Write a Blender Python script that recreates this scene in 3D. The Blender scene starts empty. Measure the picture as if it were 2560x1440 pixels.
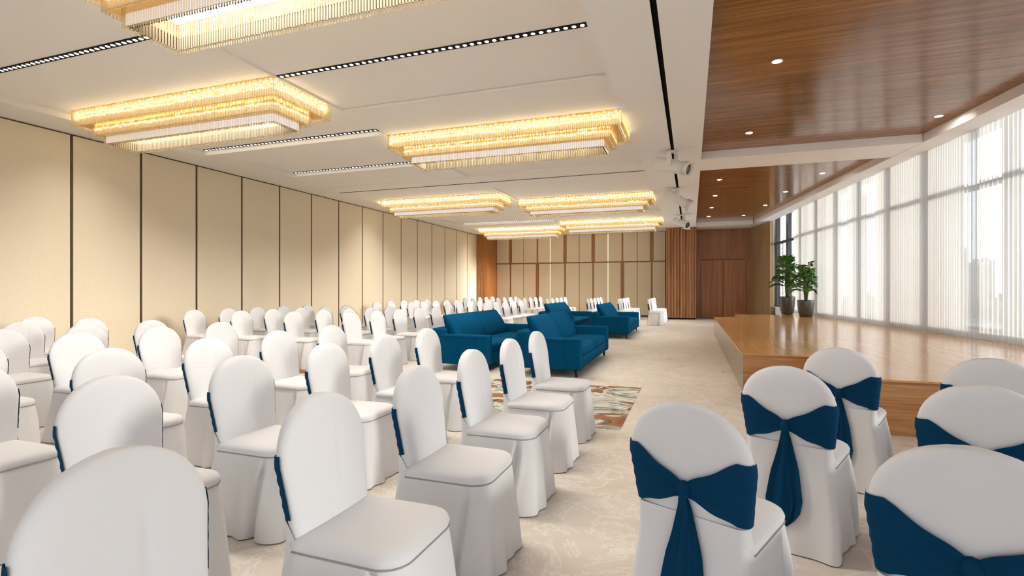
import bpy, bmesh, math, random
from mathutils import Vector, Matrix
random.seed(7)
PI = math.pi
S = bpy.context.scene
COL = S.collection

# ------------------------------------------------------------------ camera, sky, sun, exposure
YAW = math.radians(19.25)
CAM_H = 1.37
cam_d = bpy.data.cameras.new('camera'); cam_d.sensor_width = 36; cam_d.lens = 18.0
cam_d.clip_start = 0.05; cam_d.clip_end = 3000
cam = bpy.data.objects.new('camera', cam_d); COL.objects.link(cam)
cam.location = (0, 0, CAM_H); cam.rotation_euler = (PI/2, 0, YAW)
S.camera = cam

SKY_STRENGTH = 1.6
world = bpy.data.worlds.new('world'); S.world = world; world.use_nodes = True
wn = world.node_tree.nodes; wn.clear()
wo = wn.new('ShaderNodeOutputWorld'); wb = wn.new('ShaderNodeBackground')
wb.inputs[0].default_value = (0.86, 0.92, 1.0, 1); wb.inputs[1].default_value = SKY_STRENGTH
world.node_tree.links.new(wb.outputs[0], wo.inputs[0])

sun_d = bpy.data.lights.new('sun', 'SUN'); sun_d.energy = 4.2; sun_d.angle = math.radians(7.0); sun_d.color = (1.0, 0.94, 0.86)
sun = bpy.data.objects.new('sun', sun_d); COL.objects.link(sun)
sdir = Vector((-0.95, 0.17, -0.14)).normalized()
sun.rotation_euler = sdir.to_track_quat('-Z', 'Y').to_euler(); sun.location = (30, -5, 8)

S.view_settings.view_transform = 'Standard'; S.view_settings.look = 'None'
S.view_settings.exposure = 0.82; S.view_settings.gamma = 1.0
S.view_settings.use_curve_mapping = False
cy = S.cycles
cy.max_bounces = 6; cy.diffuse_bounces = 4; cy.glossy_bounces = 3; cy.transmission_bounces = 3
cy.use_adaptive_sampling = True; cy.adaptive_threshold = 0.05; cy.adaptive_min_samples = 16
cy.transparent_max_bounces = 8; cy.caustics_reflective = False; cy.caustics_refractive = False
cy.sample_clamp_indirect = 6.0; cy.use_light_tree = False
FILL_PANEL = 18.0      # strength of the fill panel added inside each chandelier
LED_BULB = 24.0      # chandelier bulbs
LED_DOT = 3.5       # linear strip dots
LED_DOWN = 115.0

# ------------------------------------------------------------------ helpers
def mat(name, color=(0.8, 0.8, 0.8), rough=0.5, metal=0.0, spec=0.5):
    m = bpy.data.materials.new(name); m.use_nodes = True
    b = m.node_tree.nodes['Principled BSDF']
    b.inputs['Base Color'].default_value = (*color, 1); b.inputs['Roughness'].default_value = rough
    b.inputs['Metallic'].default_value = metal; b.inputs['Specular IOR Level'].default_value = spec
    return m
def nodes(m): return m.node_tree.nodes, m.node_tree.links, m.node_tree.nodes['Principled BSDF']
def ramp(n, stops):
    r = n.new('ShaderNodeValToRGB'); e = r.color_ramp.elements
    e[0].position, e[0].color = stops[0][0], (*stops[0][1], 1)
    e[1].position, e[1].color = stops[-1][0], (*stops[-1][1], 1)
    for p, c in stops[1:-1]:
        x = e.new(p); x.color = (*c, 1)
    return r
def coords(n, l, scale, rot=(0, 0, 0), kind='Object'):
    tc = n.new('ShaderNodeTexCoord'); mp = n.new('ShaderNodeMapping')
    mp.inputs['Scale'].default_value = scale; mp.inputs['Rotation'].default_value = rot
    l.new(tc.outputs[kind], mp.inputs['Vector']); return mp
def noise(n, l, vec, scale, detail=4, rough=0.55, dist=0.0):
    t = n.new('ShaderNodeTexNoise'); t.inputs['Scale'].default_value = scale; t.inputs['Detail'].default_value = detail
    t.inputs['Roughness'].default_value = rough; t.inputs['Distortion'].default_value = dist
    l.new(vec.outputs[0], t.inputs['Vector']); return t
def bump(n, l, b, src, strength=0.1, dist=0.01):
    bp = n.new('ShaderNodeBump'); bp.inputs['Strength'].default_value = strength; bp.inputs['Distance'].default_value = dist
    l.new(src, bp.inputs['Height']); l.new(bp.outputs[0], b.inputs['Normal'])
def wood(name, dark, mid, light, axis='x', rough=0.3, fine=1.0, spec=0.5):
    m = mat(name, mid, rough, spec=spec); n, l, b = nodes(m)
    s = {'x': (0.35, 9, 9), 'y': (9, 0.35, 9), 'z': (9, 9, 0.35)}[axis]
    s = tuple(v*fine for v in s)
    mp = coords(n, l, s)
    a = noise(n, l, mp, 1.2, 6, 0.65, 0.6)
    s2 = {'x': (1.2, 60, 60), 'y': (60, 1.2, 60), 'z': (60, 60, 1.2)}[axis]
    f = noise(n, l, coords(n, l, tuple(v*fine for v in s2)), 1.0, 3, 0.6)
    mx = n.new('ShaderNodeMix'); mx.data_type = 'FLOAT'; mx.inputs[0].default_value = 0.38
    l.new(a.outputs[0], mx.inputs[2]); l.new(f.outputs[0], mx.inputs[3])
    r = ramp(n, [(0.34, dark), (0.5, mid), (0.66, light)])
    l.new(mx.outputs[0], r.inputs[0]); l.new(r.outputs[0], b.inputs['Base Color'])
    return m
def emit(name, color, strength):
    m = bpy.data.materials.new(name); m.use_nodes = True; n = m.node_tree.nodes; n.clear()
    o = n.new('ShaderNodeOutputMaterial'); e = n.new('ShaderNodeEmission')
    e.inputs[0].default_value = (*color, 1); e.inputs[1].default_value = strength
    m.node_tree.links.new(e.outputs[0], o.inputs[0]); return m

def new_obj(name, mesh, parent=None):
    o = bpy.data.objects.new(name, mesh); COL.objects.link(o)
    if parent is not None: o.parent = parent
    return o
def mesh_obj(name, bm, mats, parent=None, smooth=False, loc=None, rotz=0.0):
    me = bpy.data.meshes.new(name); bm.to_mesh(me); bm.free()
    for m in (mats if isinstance(mats, (list, tuple)) else [mats]): me.materials.append(m)
    if smooth:
        me.polygons.foreach_set('use_smooth', [True]*len(me.polygons))
    o = new_obj(name, me, parent)
    if loc is not None: o.location = loc
    o.rotation_euler.z = rotz
    return o
def empty(name, loc=(0, 0, 0), rotz=0.0, parent=None):
    o = bpy.data.objects.new(name, None); COL.objects.link(o); o.location = loc; o.rotation_euler.z = rotz
    o.empty_display_size = 0.2
    if parent is not None: o.parent = parent
    return o
def tag(o, label=None, cat=None, group=None, kind=None):
    if label: o['label'] = label
    if cat: o['category'] = cat
    if group: o['group'] = group
    if kind: o['kind'] = kind
    return o
def struct(o): o['kind'] = 'structure'; return o
def stuff(o): o['kind'] = 'stuff'; return o
def children(o): return [c for c in bpy.data.objects if c.parent is o]
def copy_tree(o, parent=None, kids=None):
    c = o.copy(); COL.objects.link(c); c.parent = parent
    for ch in kids[o]: copy_tree(ch, c, kids)
    return c
def kid_map(o, d=None):
    d = {} if d is None else d
    d[o] = children(o)
    for c in d[o]: kid_map(c, d)
    return d

def box(bm, x0, x1, y0, y1, z0, z1, r=0.0, seg=2, M=None, mi=0):
    vs = [bm.verts.new((x, y, z)) for z in (z0, z1) for y in (y0, y1) for x in (x0, x1)]
    F = [(0, 2, 3, 1), (4, 5, 7, 6), (0, 1, 5, 4), (2, 6, 7, 3), (0, 4, 6, 2), (1, 3, 7, 5)]
    fs = [bm.faces.new([vs[i] for i in f]) for f in F]
    for f in fs: f.material_index = mi
    out = vs
    if r > 0:
        es = list({e for f in fs for e in f.edges})
        res = bmesh.ops.bevel(bm, geom=es, offset=r, segments=seg, profile=0.5, affect='EDGES', clamp_overlap=True)
        out = list({v for f in res['faces'] for v in f.verts} | {v for v in vs if v.is_valid})
    if M is not None:
        for v in out:
            if v.is_valid: v.co = M @ v.co
    return out
def prism(bm, poly, z0, z1, mi=0):
    a = [bm.verts.new((x, y, z0)) for x, y in poly]; b = [bm.verts.new((x, y, z1)) for x, y in poly]
    n = len(poly)
    fs = [bm.faces.new(a[::-1]), bm.faces.new(b)]
    fs += [bm.faces.new((a[i], a[(i+1) % n], b[(i+1) % n], b[i])) for i in range(n)]
    for f in fs: f.material_index = mi
    bmesh.ops.recalc_face_normals(bm, faces=fs)
    return fs
def loft(bm, loops, cap0=True, cap1=True, close=True):
    V = [[bm.verts.new(p) for p in lp] for lp in loops]
    n = len(V[0]); fs = []
    for i in range(len(V)-1):
        for j in range(n if close else n-1):
            k = (j+1) % n
            fs.append(bm.faces.new((V[i][j], V[i][k], V[i+1][k], V[i+1][j])))
    if close and cap0: fs.append(bm.faces.new(V[0][::-1]))
    if close and cap1: fs.append(bm.faces.new(V[-1]))
    bmesh.ops.recalc_face_normals(bm, faces=fs)
    return fs
def lathe(bm, prof, n=24, M=None, cap0=True, cap1=True):
    loops = [[(r*math.cos(2*PI*k/n), r*math.sin(2*PI*k/n), z) for k in range(n)] for r, z in prof]
    if M is not None: loops = [[tuple(M @ Vector(p)) for p in lp] for lp in loops]
    return loft(bm, loops, cap0, cap1)
def tube(bm, pts, r, n=6, close=False, taper=None):
    pts = [Vector(p) for p in pts]; loops = []
    m = len(pts)
    for i, p in enumerate(pts):
        if close: t = (pts[(i+1) % m]-pts[i-1])
        else: t = pts[min(i+1, m-1)]-pts[max(i-1, 0)]
        t.normalize()
        up = Vector((0, 0, 1)) if abs(t.z) < 0.9 else Vector((1, 0, 0))
        a = t.cross(up).normalized(); b = t.cross(a).normalized()
        rr = r if taper is None else r*taper[i]
        loops.append([tuple(p+a*(rr*math.cos(2*PI*k/n))+b*(rr*math.sin(2*PI*k/n))) for k in range(n)])
    if close: loops.append(loops[0]); return loft(bm, loops, False, False)
    return loft(bm, loops)
def resample(pts, n, closed=True):
    P = list(pts)+([pts[0]] if closed else [])
    L = [0.0]
    for i in range(1, len(P)): L.append(L[-1]+math.dist(P[i], P[i-1]))
    T = L[-1]; out = []; j = 0
    for k in range(n):
        d = T*k/(n if closed else n-1)
        while j < len(L)-2 and L[j+1] < d: j += 1
        f = (d-L[j])/max(L[j+1]-L[j], 1e-9)
        out.append(tuple(P[j][q]+(P[j+1][q]-P[j][q])*f for q in range(len(P[j]))))
    return out
def rrect(x0, x1, y0, y1, rf, rr, n):
    """rounded rectangle, +x corners radius rf, -x corners radius rr, starts at the middle of the rear (-x) side"""
    pts = [(x0, 0.0)]
    def arc(cx, cy, r, a0, a1):
        for k in range(9):
            a = a0+(a1-a0)*k/8; pts.append((cx+r*math.cos(a), cy+r*math.sin(a)))
    arc(x0+rr, y0+rr, rr, PI, 1.5*PI); arc(x1-rf, y0+rf, rf, 1.5*PI, 2*PI)
    arc(x1-rf, y1-rf, rf, 0, 0.5*PI); arc(x0+rr, y1-rr, rr, 0.5*PI, PI)
    return resample(pts, n)
def lerp(a, b, t): return a+(b-a)*t
def interp(x, xs, ys):
    if x <= xs[0]: return ys[0]
    for i in range(1, len(xs)):
        if x <= xs[i]: return lerp(ys[i-1], ys[i], (x-xs[i-1])/(xs[i]-xs[i-1]))
    return ys[-1]
ORD = ['first', 'second', 'third', 'fourth', 'fifth', 'sixth', 'seventh', 'eighth', 'ninth', 'tenth', 'eleventh', 'twelfth', 'thirteenth', 'fourteenth', 'fifteenth', 'sixteenth']

# ------------------------------------------------------------------ materials
M_ceiling = mat('ceiling_paint', (0.88, 0.845, 0.815), 0.85, spec=0.2)
M_beam = mat('beam_paint', (0.89, 0.87, 0.855), 0.8, spec=0.2)
M_black = mat('black_slot', (0.006, 0.006, 0.007), 0.6, spec=0.1)
M_darkmetal = mat('mullion_grey', (0.045, 0.047, 0.05), 0.45, spec=0.4)
M_joint = mat('bronze_joint', (0.085, 0.045, 0.026), 0.45, metal=0.2)
M_wood_ceiling = wood('walnut_ceiling', (0.11, 0.036, 0.008), (0.25, 0.098, 0.027), (0.42, 0.20, 0.072), 'x', 0.16, 1.0)
M_wood_stage = wood('stage_wood', (0.58, 0.28, 0.085), (0.70, 0.375, 0.135), (0.80, 0.48, 0.21), 'y', 0.14, 1.0)
M_wood_face = wood('stage_face_wood', (0.24, 0.095, 0.03), (0.50, 0.245, 0.092), (0.68, 0.40, 0.19), 'x', 0.35, 0.9)
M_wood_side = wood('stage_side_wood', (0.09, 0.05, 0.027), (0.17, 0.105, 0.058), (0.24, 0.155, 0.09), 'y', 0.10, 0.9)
M_wood_wall = wood('walnut_wall', (0.22, 0.072, 0.014), (0.34, 0.120, 0.028), (0.46, 0.185, 0.055), 'z', 0.35, 1.0)
M_wood_slat = wood('walnut_slat', (0.26, 0.10, 0.03), (0.42, 0.175, 0.058), (0.54, 0.25, 0.095), 'z', 0.35, 1.0)
M_wood_strip = wood('wood_strip', (0.20, 0.085, 0.03), (0.28, 0.125, 0.048), (0.35, 0.17, 0.07), 'z', 0.35, 1.0)
M_recess_wood = mat('slat_backing', (0.035, 0.014, 0.006), 0.6)
def fabric(name, c, scale=260, st=0.15, rough=0.9, var=0.06):
    m = mat(name, c, rough, spec=0.2); n, l, b = nodes(m)
    t = noise(n, l, coords(n, l, (1, 1, 1)), scale, 2, 0.6)
    r = ramp(n, [(0.3, tuple(v*(1-var) for v in c)), (0.7, tuple(min(1, v*(1+var)) for v in c))])
    l.new(t.outputs[0], r.inputs[0]); l.new(r.outputs[0], b.inputs['Base Color'])
    bump(n, l, b, t.outputs[0], st, 0.002)
    return m
M_wall_fabric = fabric('beige_wall_fabric', (0.76, 0.665, 0.52), 55, 0.2, 0.9, 0.05)
M_back_fabric = fabric('tan_wall_fabric', (0.66, 0.56, 0.42), 90, 0.15, 0.85, 0.04)
M_chair = fabric('white_chair_cloth', (0.75, 0.755, 0.785), 420, 0.06, 0.75, 0.02)
M_seam_shadow = mat('seam_shadow_grey', (0.36, 0.335, 0.32), 0.8)  # seam line whose dark grey paints the shadow gap at the seat edge
M_sash = fabric('navy_sash', (0.001, 0.042, 0.105), 500, 0.08, 0.7, 0.15)
M_sash.node_tree.nodes['Principled BSDF'].inputs['Specular IOR Level'].default_value = 0.08
M_sofa = fabric('blue_upholstery', (0.001, 0.066, 0.155), 300, 0.12, 0.8, 0.12)
M_sofa.node_tree.nodes['Principled BSDF'].inputs['Sheen Weight'].default_value = 0.0
M_sofa.node_tree.nodes['Principled BSDF'].inputs['Specular IOR Level'].default_value = 0.03
M_leg = mat('dark_leg', (0.012, 0.010, 0.009), 0.35)
M_white = mat('white_enamel', (0.80, 0.78, 0.76), 0.45)
M_chrome = mat('chrome', (0.8, 0.8, 0.8), 0.2, metal=1.0)
M_lens = mat('lens_glass', (0.10, 0.10, 0.11), 0.1)
M_gold = mat('gold_frame', (0.80, 0.50, 0.17), 0.28, metal=0.9)
M_led = emit('warm_led_bulb', (1.0, 0.84, 0.52), LED_BULB)
M_panel = emit('added_fill_panel', (1.0, 0.92, 0.80), FILL_PANEL)
M_tier_glow = emit('amber_diffuser', (1.0, 0.68, 0.36), 0.70)
M_white_glow = emit('frosted_white_diffuser', (0.92, 0.86, 0.92), 0.60)
M_dot = emit('led_dot', (1.0, 0.93, 0.82), LED_DOT)
M_down = emit('downlight_lens', (1.0, 0.93, 0.82), LED_DOWN)
M_liner = mat('champagne_liner', (0.085, 0.060, 0.026), 0.5, metal=0.0)
M_cove = emit('wall_light_strip', (1.0, 0.80, 0.48), 1.0)

for m in (M_dot, M_tier_glow, M_white_glow, M_cove): m.cycles.emission_sampling = 'NONE'   # weak emitters: found by bounces alone

def rod_material(nm, op):
    m = bpy.data.materials.new(nm); m.use_nodes = True; n = m.node_tree.nodes; l = m.node_tree.links; n.clear()
    o = n.new('ShaderNodeOutputMaterial'); t = n.new('ShaderNodeBsdfTransparent'); t.inputs[0].default_value = (1.0, 0.95, 0.82, 1)
    g = n.new('ShaderNodeBsdfGlossy'); g.inputs[0].default_value = (1, 0.9, 0.7, 1); g.inputs['Roughness'].default_value = 0.12
    tr = n.new('ShaderNodeBsdfTranslucent'); tr.inputs[0].default_value = (1.0, 0.86, 0.60, 1)
    d = n.new('ShaderNodeBsdfDiffuse'); d.inputs[0].default_value = (0.95, 0.85, 0.62, 1)
    a = n.new('ShaderNodeMixShader'); a.inputs[0].default_value = 0.5; l.new(tr.outputs[0], a.inputs[1]); l.new(d.outputs[0], a.inputs[2])
    b = n.new('ShaderNodeMixShader'); b.inputs[0].default_value = 0.35; l.new(a.outputs[0], b.inputs[1]); l.new(g.outputs[0], b.inputs[2])
    c = n.new('ShaderNodeMixShader'); c.inputs[0].default_value = op; l.new(t.outputs[0], c.inputs[1]); l.new(b.outputs[0], c.inputs[2])
    l.new(c.outputs[0], o.inputs[0]); return m
M_rod = rod_material('crystal_rod', 0.52)
M_rod_clear = rod_material('clear_crystal_rod', 0.30)
def sheer_material():
    m = bpy.data.materials.new('sheer_voile'); m.use_nodes = True; n = m.node_tree.nodes; l = m.node_tree.links; n.clear()
    o = n.new('ShaderNodeOutputMaterial'); t = n.new('ShaderNodeBsdfTransparent'); t.inputs[0].default_value = (1, 1, 1, 1)
    tr = n.new('ShaderNodeBsdfTranslucent'); tr.inputs[0].default_value = (0.60, 0.585, 0.57, 1)
    d = n.new('ShaderNodeBsdfDiffuse'); d.inputs[0].default_value = (0.92, 0.89, 0.86, 1)
    a = n.new('ShaderNodeMixShader'); a.inputs[0].default_value = 0.40; l.new(tr.outputs[0], a.inputs[1]); l.new(d.outputs[0], a.inputs[2])
    # vertical noise streaks in the opacity, standing in for shade between pleats
    mp = coords(n, l, (40, 40, 0.4)); ns = noise(n, l, mp, 1.0, 3, 0.6)
    mr = n.new('ShaderNodeMapRange'); mr.inputs[1].default_value = 0.3; mr.inputs[2].default_value = 0.7; mr.inputs[3].default_value = 0.62; mr.inputs[4].default_value = 0.88
    l.new(ns.outputs[0], mr.inputs[0])
    c = n.new('ShaderNodeMixShader'); l.new(mr.outputs[0], c.inputs[0]); l.new(t.outputs[0], c.inputs[1]); l.new(a.outputs[0], c.inputs[2])
    l.new(c.outputs[0], o.inputs[0]); return m
M_sheer = sheer_material()
def glass_material():
    m = bpy.data.materials.new('window_glass'); m.use_nodes = True; n = m.node_tree.nodes; l = m.node_tree.links; n.clear()
    o = n.new('ShaderNodeOutputMaterial'); t = n.new('ShaderNodeBsdfTransparent'); t.inputs[0].default_value = (0.93, 0.95, 0.95, 1)
    g = n.new('ShaderNodeBsdfGlossy'); g.inputs['Roughness'].default_value = 0.0
    f = n.new('ShaderNodeFresnel'); f.inputs[0].default_value = 1.45
    c = n.new('ShaderNodeMixShader'); ge = n.new('ShaderNodeNewGeometry'); mu = n.new('ShaderNodeMath'); mu.operation = 'MULTIPLY'; sb = n.new('ShaderNodeMath'); sb.operation = 'SUBTRACT'; sb.inputs[0].default_value = 1.0
    l.new(ge.outputs['Backfacing'], sb.inputs[1]); l.new(f.outputs[0], mu.inputs[0]); l.new(sb.outputs[0], mu.inputs[1])   # reflect at the first surface only
    l.new(mu.outputs[0], c.inputs[0]); l.new(t.outputs[0], c.inputs[1]); l.new(g.outputs[0], c.inputs[2])
    l.new(c.outputs[0], o.inputs[0]); return m
M_glass = glass_material()
def floor_material():
    m = mat('beige_stone_floor', (0.7, 0.64, 0.56), 0.32, spec=0.35); n, l, b = nodes(m)
    mp = coords(n, l, (1, 1, 1))
    a = noise(n, l, mp, 1.9, 7, 0.65, 0.8); v = noise(n, l, mp, 2.6, 10, 0.72, 1.6)
    r1 = ramp(n, [(0.3, (0.68, 0.615, 0.545)), (0.52, (0.76, 0.70, 0.635)), (0.72, (0.83, 0.785, 0.73))]); l.new(a.outputs[0], r1.inputs[0])
    r2 = ramp(n, [(0.478, (0, 0, 0)), (0.50, (0.85, 0.85, 0.85)), (0.522, (0, 0, 0))]); l.new(v.outputs[0], r2.inputs[0])
    mx = n.new('ShaderNodeMix'); mx.data_type = 'RGBA'; mx.inputs[7].default_value = (0.94, 0.92, 0.89, 1)
    l.new(r2.outputs[0], mx.inputs[0]); l.new(r1.outputs[0], mx.inputs[6]); l.new(mx.outputs[2], b.inputs['Base Color'])
    rr = ramp(n, [(0.3, (0.26,)*3), (0.7, (0.5,)*3)]); l.new(a.outputs[0], rr.inputs[0]); l.new(rr.outputs[0], b.inputs['Roughness'])
    return m
M_floor = floor_material()
def carpet_material():
    m = mat('marbled_inlay', (0.6, 0.6, 0.55), 0.5, spec=0.3); n, l, b = nodes(m)
    mp = coords(n, l, (1.0, 1.15, 1))
    a = noise(n, l, mp, 1.15, 3, 0.5, 2.4); c = noise(n, l, mp, 1.0, 2, 0.5, 0.8)
    r = ramp(n, [(0.27, (0.012, 0.009, 0.008)), (0.33, (0.34, 0.36, 0.32)), (0.395, (0.5, 0.51, 0.46)), (0.415, (0.012, 0.009, 0.008)), (0.44, (0.52, 0.54, 0.49)),
                 (0.50, (0.60, 0.62, 0.57)), (0.53, (0.86, 0.87, 0.86)), (0.565, (0.50, 0.53, 0.49)), (0.585, (0.03, 0.02, 0.015)), (0.60, (0.30, 0.10, 0.025)), (0.66, (0.38, 0.14, 0.04)), (0.68, (0.05, 0.02, 0.01)), (0.72, (0.55, 0.57, 0.53))])
    l.new(a.outputs[0], r.inputs[0])
    r2 = ramp(n, [(0.575, (0, 0, 0)), (0.59, (1, 1, 1))]); l.new(c.outputs[0], r2.inputs[0])
    r3 = ramp(n, [(0.36, (0.02, 0.012, 0.008)), (0.42, (0.26, 0.085, 0.022)), (0.52, (0.40, 0.16, 0.05)), (0.56, (0.04, 0.02, 0.012)), (0.62, (0.5, 0.52, 0.48))]); l.new(a.outputs[0], r3.inputs[0])
    mx = n.new('ShaderNodeMix'); mx.data_type = 'RGBA'; l.new(r2.outputs[0], mx.inputs[0]); l.new(r.outputs[0], mx.inputs[6]); l.new(r3.outputs[0], mx.inputs[7])
    l.new(mx.outputs[2], b.inputs['Base Color']); return m
M_carpet = carpet_material()

# ------------------------------------------------------------------ room constants
ZL = 4.02; ZM = 4.075; ZH = 4.11; ZT = 4.30       # ceiling border, middle slab, coffers, slab top
XL = -10.05; YB = 24.9; YR = -6.0
def xw(y): return 2.99+(22.5-y)*0.1288              # line of the curtain
STAGE_Z = 0.517

# ------------------------------------------------------------------ floor
bm = bmesh.new(); prism(bm, [(XL-0.3, YR-0.3), (8.0, YR-0.3), (8.0, YR), (xw(YR)+0.7, YR), (xw(YB)+0.7, YB+0.3), (XL-0.3, YB+0.3)], -0.3, 0.0)
struct(mesh_obj('floor', bm, M_floor))
bm = bmesh.new(); box(bm, -9.4, -0.64, 5.0, 7.2, -0.02, 0.004)
tag(mesh_obj('carpet', bm, M_carpet), 'marbled grey, rust and black carpet strip across the floor before the sofas', 'carpet')

# ------------------------------------------------------------------ ceiling as stepped panels
def ceiling():
    xs = sorted({XL-0.2, -9.25, -8.95, -5.35, -5.065, -5.05, -0.99, -0.985, -0.95, -0.36, -0.30, 0.20})
    ys = sorted({YR, 0.5, 6.54, 6.56, 7.65, 8.5, 9.85, 11.2, 11.87, 11.93, 12.6, 17.3, 18.0, 18.3, 18.8, 19.85, 20.7, 23.2, YB+0.2})
    def h(x, y):
        if -0.36 < x < -0.30: return (ZL+0.10, 1)
        if x > -0.95: return (ZL, 2)
        if x < -9.25: return (ZL, 0)
        if x > -0.99:
            return (ZL+0.12, 0) if (0.5 < y < 11.2 or 12.6 < y < 23.2) and x < -0.985+0.0 else (ZL, 0)
        if 11.87 < y < 11.93: return (ZL+0.08, 1)
        if 11.2 < y < 12.6 or y > 23.2: return (ZL, 0)
        if -5.065 < x < -5.05: return (ZL+0.06, 0)
        if x < -5.06:
            if y < 7.65: return (ZH, 0)
            if y < 8.5: return (ZL, 0)
            if y < 9.85: return (ZH, 0) if -8.95 < x < -5.35 else (ZL, 0)
            if y < 11.2: return (ZL+0.012, 0)
            if y < 17.3: return (ZH, 0)
            if y < 18.0: return (ZL, 0)
            if y < 19.85: return (ZH, 0)
            if y < 20.7: return (ZL, 0)
            return (ZH, 0)
        if 6.54 < y < 6.56: return (ZH+0.04, 0)
        if y < 6.56: return (ZH, 0)
        if y < 11.2: return (ZM, 0)
        if y < 18.3: return (ZH, 0)
        if y < 18.8: return (ZL, 0)
        return (ZH, 0)
    bm = bmesh.new(); H = {}
    for i in range(len(xs)-1):
        for j in range(len(ys)-1):
            H[i, j] = h((xs[i]+xs[i+1])/2, (ys[j]+ys[j+1])/2)
    def quad(pts, mi):
        f = bm.faces.new([bm.verts.new(p) for p in pts]); f.material_index = mi
    for (i, j), (z, m) in H.items():
        x0, x1, y0, y1 = xs[i], xs[i+1], ys[j], ys[j+1]
        quad([(x0, y0, z), (x0, y1, z), (x1, y1, z), (x1, y0, z)], m)
        if (i+1, j) in H and abs(H[i+1, j][0]-z) > 1e-5:
            z2, m2 = H[i+1, j]; quad([(x1, y0, z), (x1, y1, z), (x1, y1, z2), (x1, y0, z2)], m if z > z2 else m2)
        if (i, j+1) in H and abs(H[i, j+1][0]-z) > 1e-5:
            z2, m2 = H[i, j+1]; quad([(x0, y1, z), (x1, y1, z), (x1, y1, z2), (x0, y1, z2)], m if z > z2 else m2)
    box(bm, xs[0], xs[-1], ys[0], ys[-1], ZT, ZT+0.1)
    return struct(mesh_obj('ceiling', bm, [M_ceiling, M_black, M_beam]))
ceil_o = ceiling()
# wooden ceiling over the stage side, with its white trims
bm = bmesh.new(); ZW = 4.175
for y0, y1 in ((YR, 11.6), (12.0, YB)):
    prism(bm, [(0.1, y0), (xw(y0)-0.3, y0), (xw(y1)-0.3, y1), (0.1, y1)], ZW, ZW+0.05)
struct(mesh_obj('ceiling_wood', bm, M_wood_ceiling))
bm = bmesh.new()
TR = 0.46
prism(bm, [(0.20, 11.25), (xw(11.25)-TR, 11.25), (xw(12.33)-TR, 12.33), (0.20, 12.33)], ZL, ZT)
prism(bm, [(0.20, 23.25), (xw(23.25)-TR, 23.25), (xw(YB)-TR, YB+0.2), (0.20, YB+0.2)], ZL, ZT)
prism(bm, [(xw(YR)-TR, YR), (xw(YR), YR), (xw(YB)+0.02, YB+0.2), (xw(YB)-TR, YB+0.2)], ZL, ZT)
struct(mesh_obj('trim_1', bm, M_beam))
bm = bmesh.new(); prism(bm, [(0.0, YR-0.2), (xw(YR)+1.0, YR-0.2), (xw(YB)+1.0, YB+0.2), (0.0, YB+0.2)], ZT, ZT+0.1)
struct(mesh_obj('ceiling_slab', bm, M_beam))

# ------------------------------------------------------------------ left wall with fabric panels
bm = bmesh.new(); box(bm, XL-0.3, XL-0.03, YR-0.2, YB+0.3, -0.3, ZT)
wall_left = struct(mesh_obj('wall_left', bm, M_joint))
bm = bmesh.new(); box(bm, -0.015, 0.015, 0.022, 1.158, 0.08, ZL-0.022, 0.008, 2); pm = None
k = 0; y = 23.52-1.18
while y > YR-0.5:
    if pm is None:
        o = mesh_obj('panel', bm, M_wall_fabric, wall_left, loc=(XL-0.02, y, 0)); pm = o.data
    else:
        o = new_obj('panel', pm, wall_left); o.location = (XL-0.02, y, 0)
    b2 = bmesh.new(); box(b2, XL-0.03, XL-0.008, y-0.013, y+0.013, 0.08, ZL-0.02)
    mesh_obj('joint_strip', b2, M_joint, wall_left)
    y -= 1.18
bm = bmesh.new(); box(bm, XL-0.03, XL+0.006, YR, 23.52, 0.0, 0.075)
struct(mesh_obj('baseboard_left', bm, M_joint))

# ------------------------------------------------------------------ back wall
bm = bmesh.new(); box(bm, XL-0.3, 3.2, YB+0.03, YB+0.3, -0.3, ZT)
wall_back = struct(mesh_obj('wall_back', bm, M_joint))
def back_x(u):
    du = u-1280; return (-422+0.9441*du)/(1208.4+0.3297*du)*YB
seams = [1242, 1276, 1309, 1343.5, 1375.5, 1412.5, 1448, 1483, 1520, 1556, 1593, 1629.5, 1664]
kinds = ['e', 'A', 't', 'B', 'L', 'A', 't', 'A', 'L', 'B', 't', 'A', 'e']
RZ = 2.62
for r, (z0, z1) in enumerate(((0.08, RZ-0.03), (RZ+0.03, ZL-0.01))):
    for i in range(len(seams)-1):
        def hw(k):   # half width of the piece standing on a seam
            if kinds[k] == 'A': return 0.085 if r == 1 else 0.042
            if kinds[k] == 'B': return 0.042 if r == 1 else 0.085
            if kinds[k] == 'L': return 0.012
            return 0.012
        x0 = back_x(seams[i])+hw(i); x1 = back_x(seams[i+1])-hw(i+1)
        bm = bmesh.new(); box(bm, x0, x1, YB-0.005, YB+0.035, z0, z1, 0.006, 1)
        mesh_obj('panel', bm, M_back_fabric, wall_back)
        if kinds[i+1] in 'AB':
            w = hw(i+1); c = back_x(seams[i+1])
            bm = bmesh.new(); box(bm, c-w+0.004, c+w-0.004, YB+0.0, YB+0.035, z0, z1)
            mesh_obj('wood_strip', bm, M_wood_strip, wall_back)
        elif kinds[i+1] == 'L':
            c = back_x(seams[i+1])
            bm = bmesh.new(); box(bm, c-0.010, c+0.010, YB+0.0, YB+0.033, z0, z1)
            mesh_obj('light_strip', bm, M_cove, wall_back)
bm = bmesh.new(); box(bm, back_x(1242), back_x(1664), YB-0.012, YB+0.035, RZ-0.024, RZ+0.024)
mesh_obj('rail', bm, M_wood_strip, wall_back)
bm = bmesh.new(); box(bm, back_x(1242), -1.03, YB-0.012, YB+0.035, 0, 0.075)
struct(mesh_obj('baseboard_back', bm, M_joint))

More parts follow.
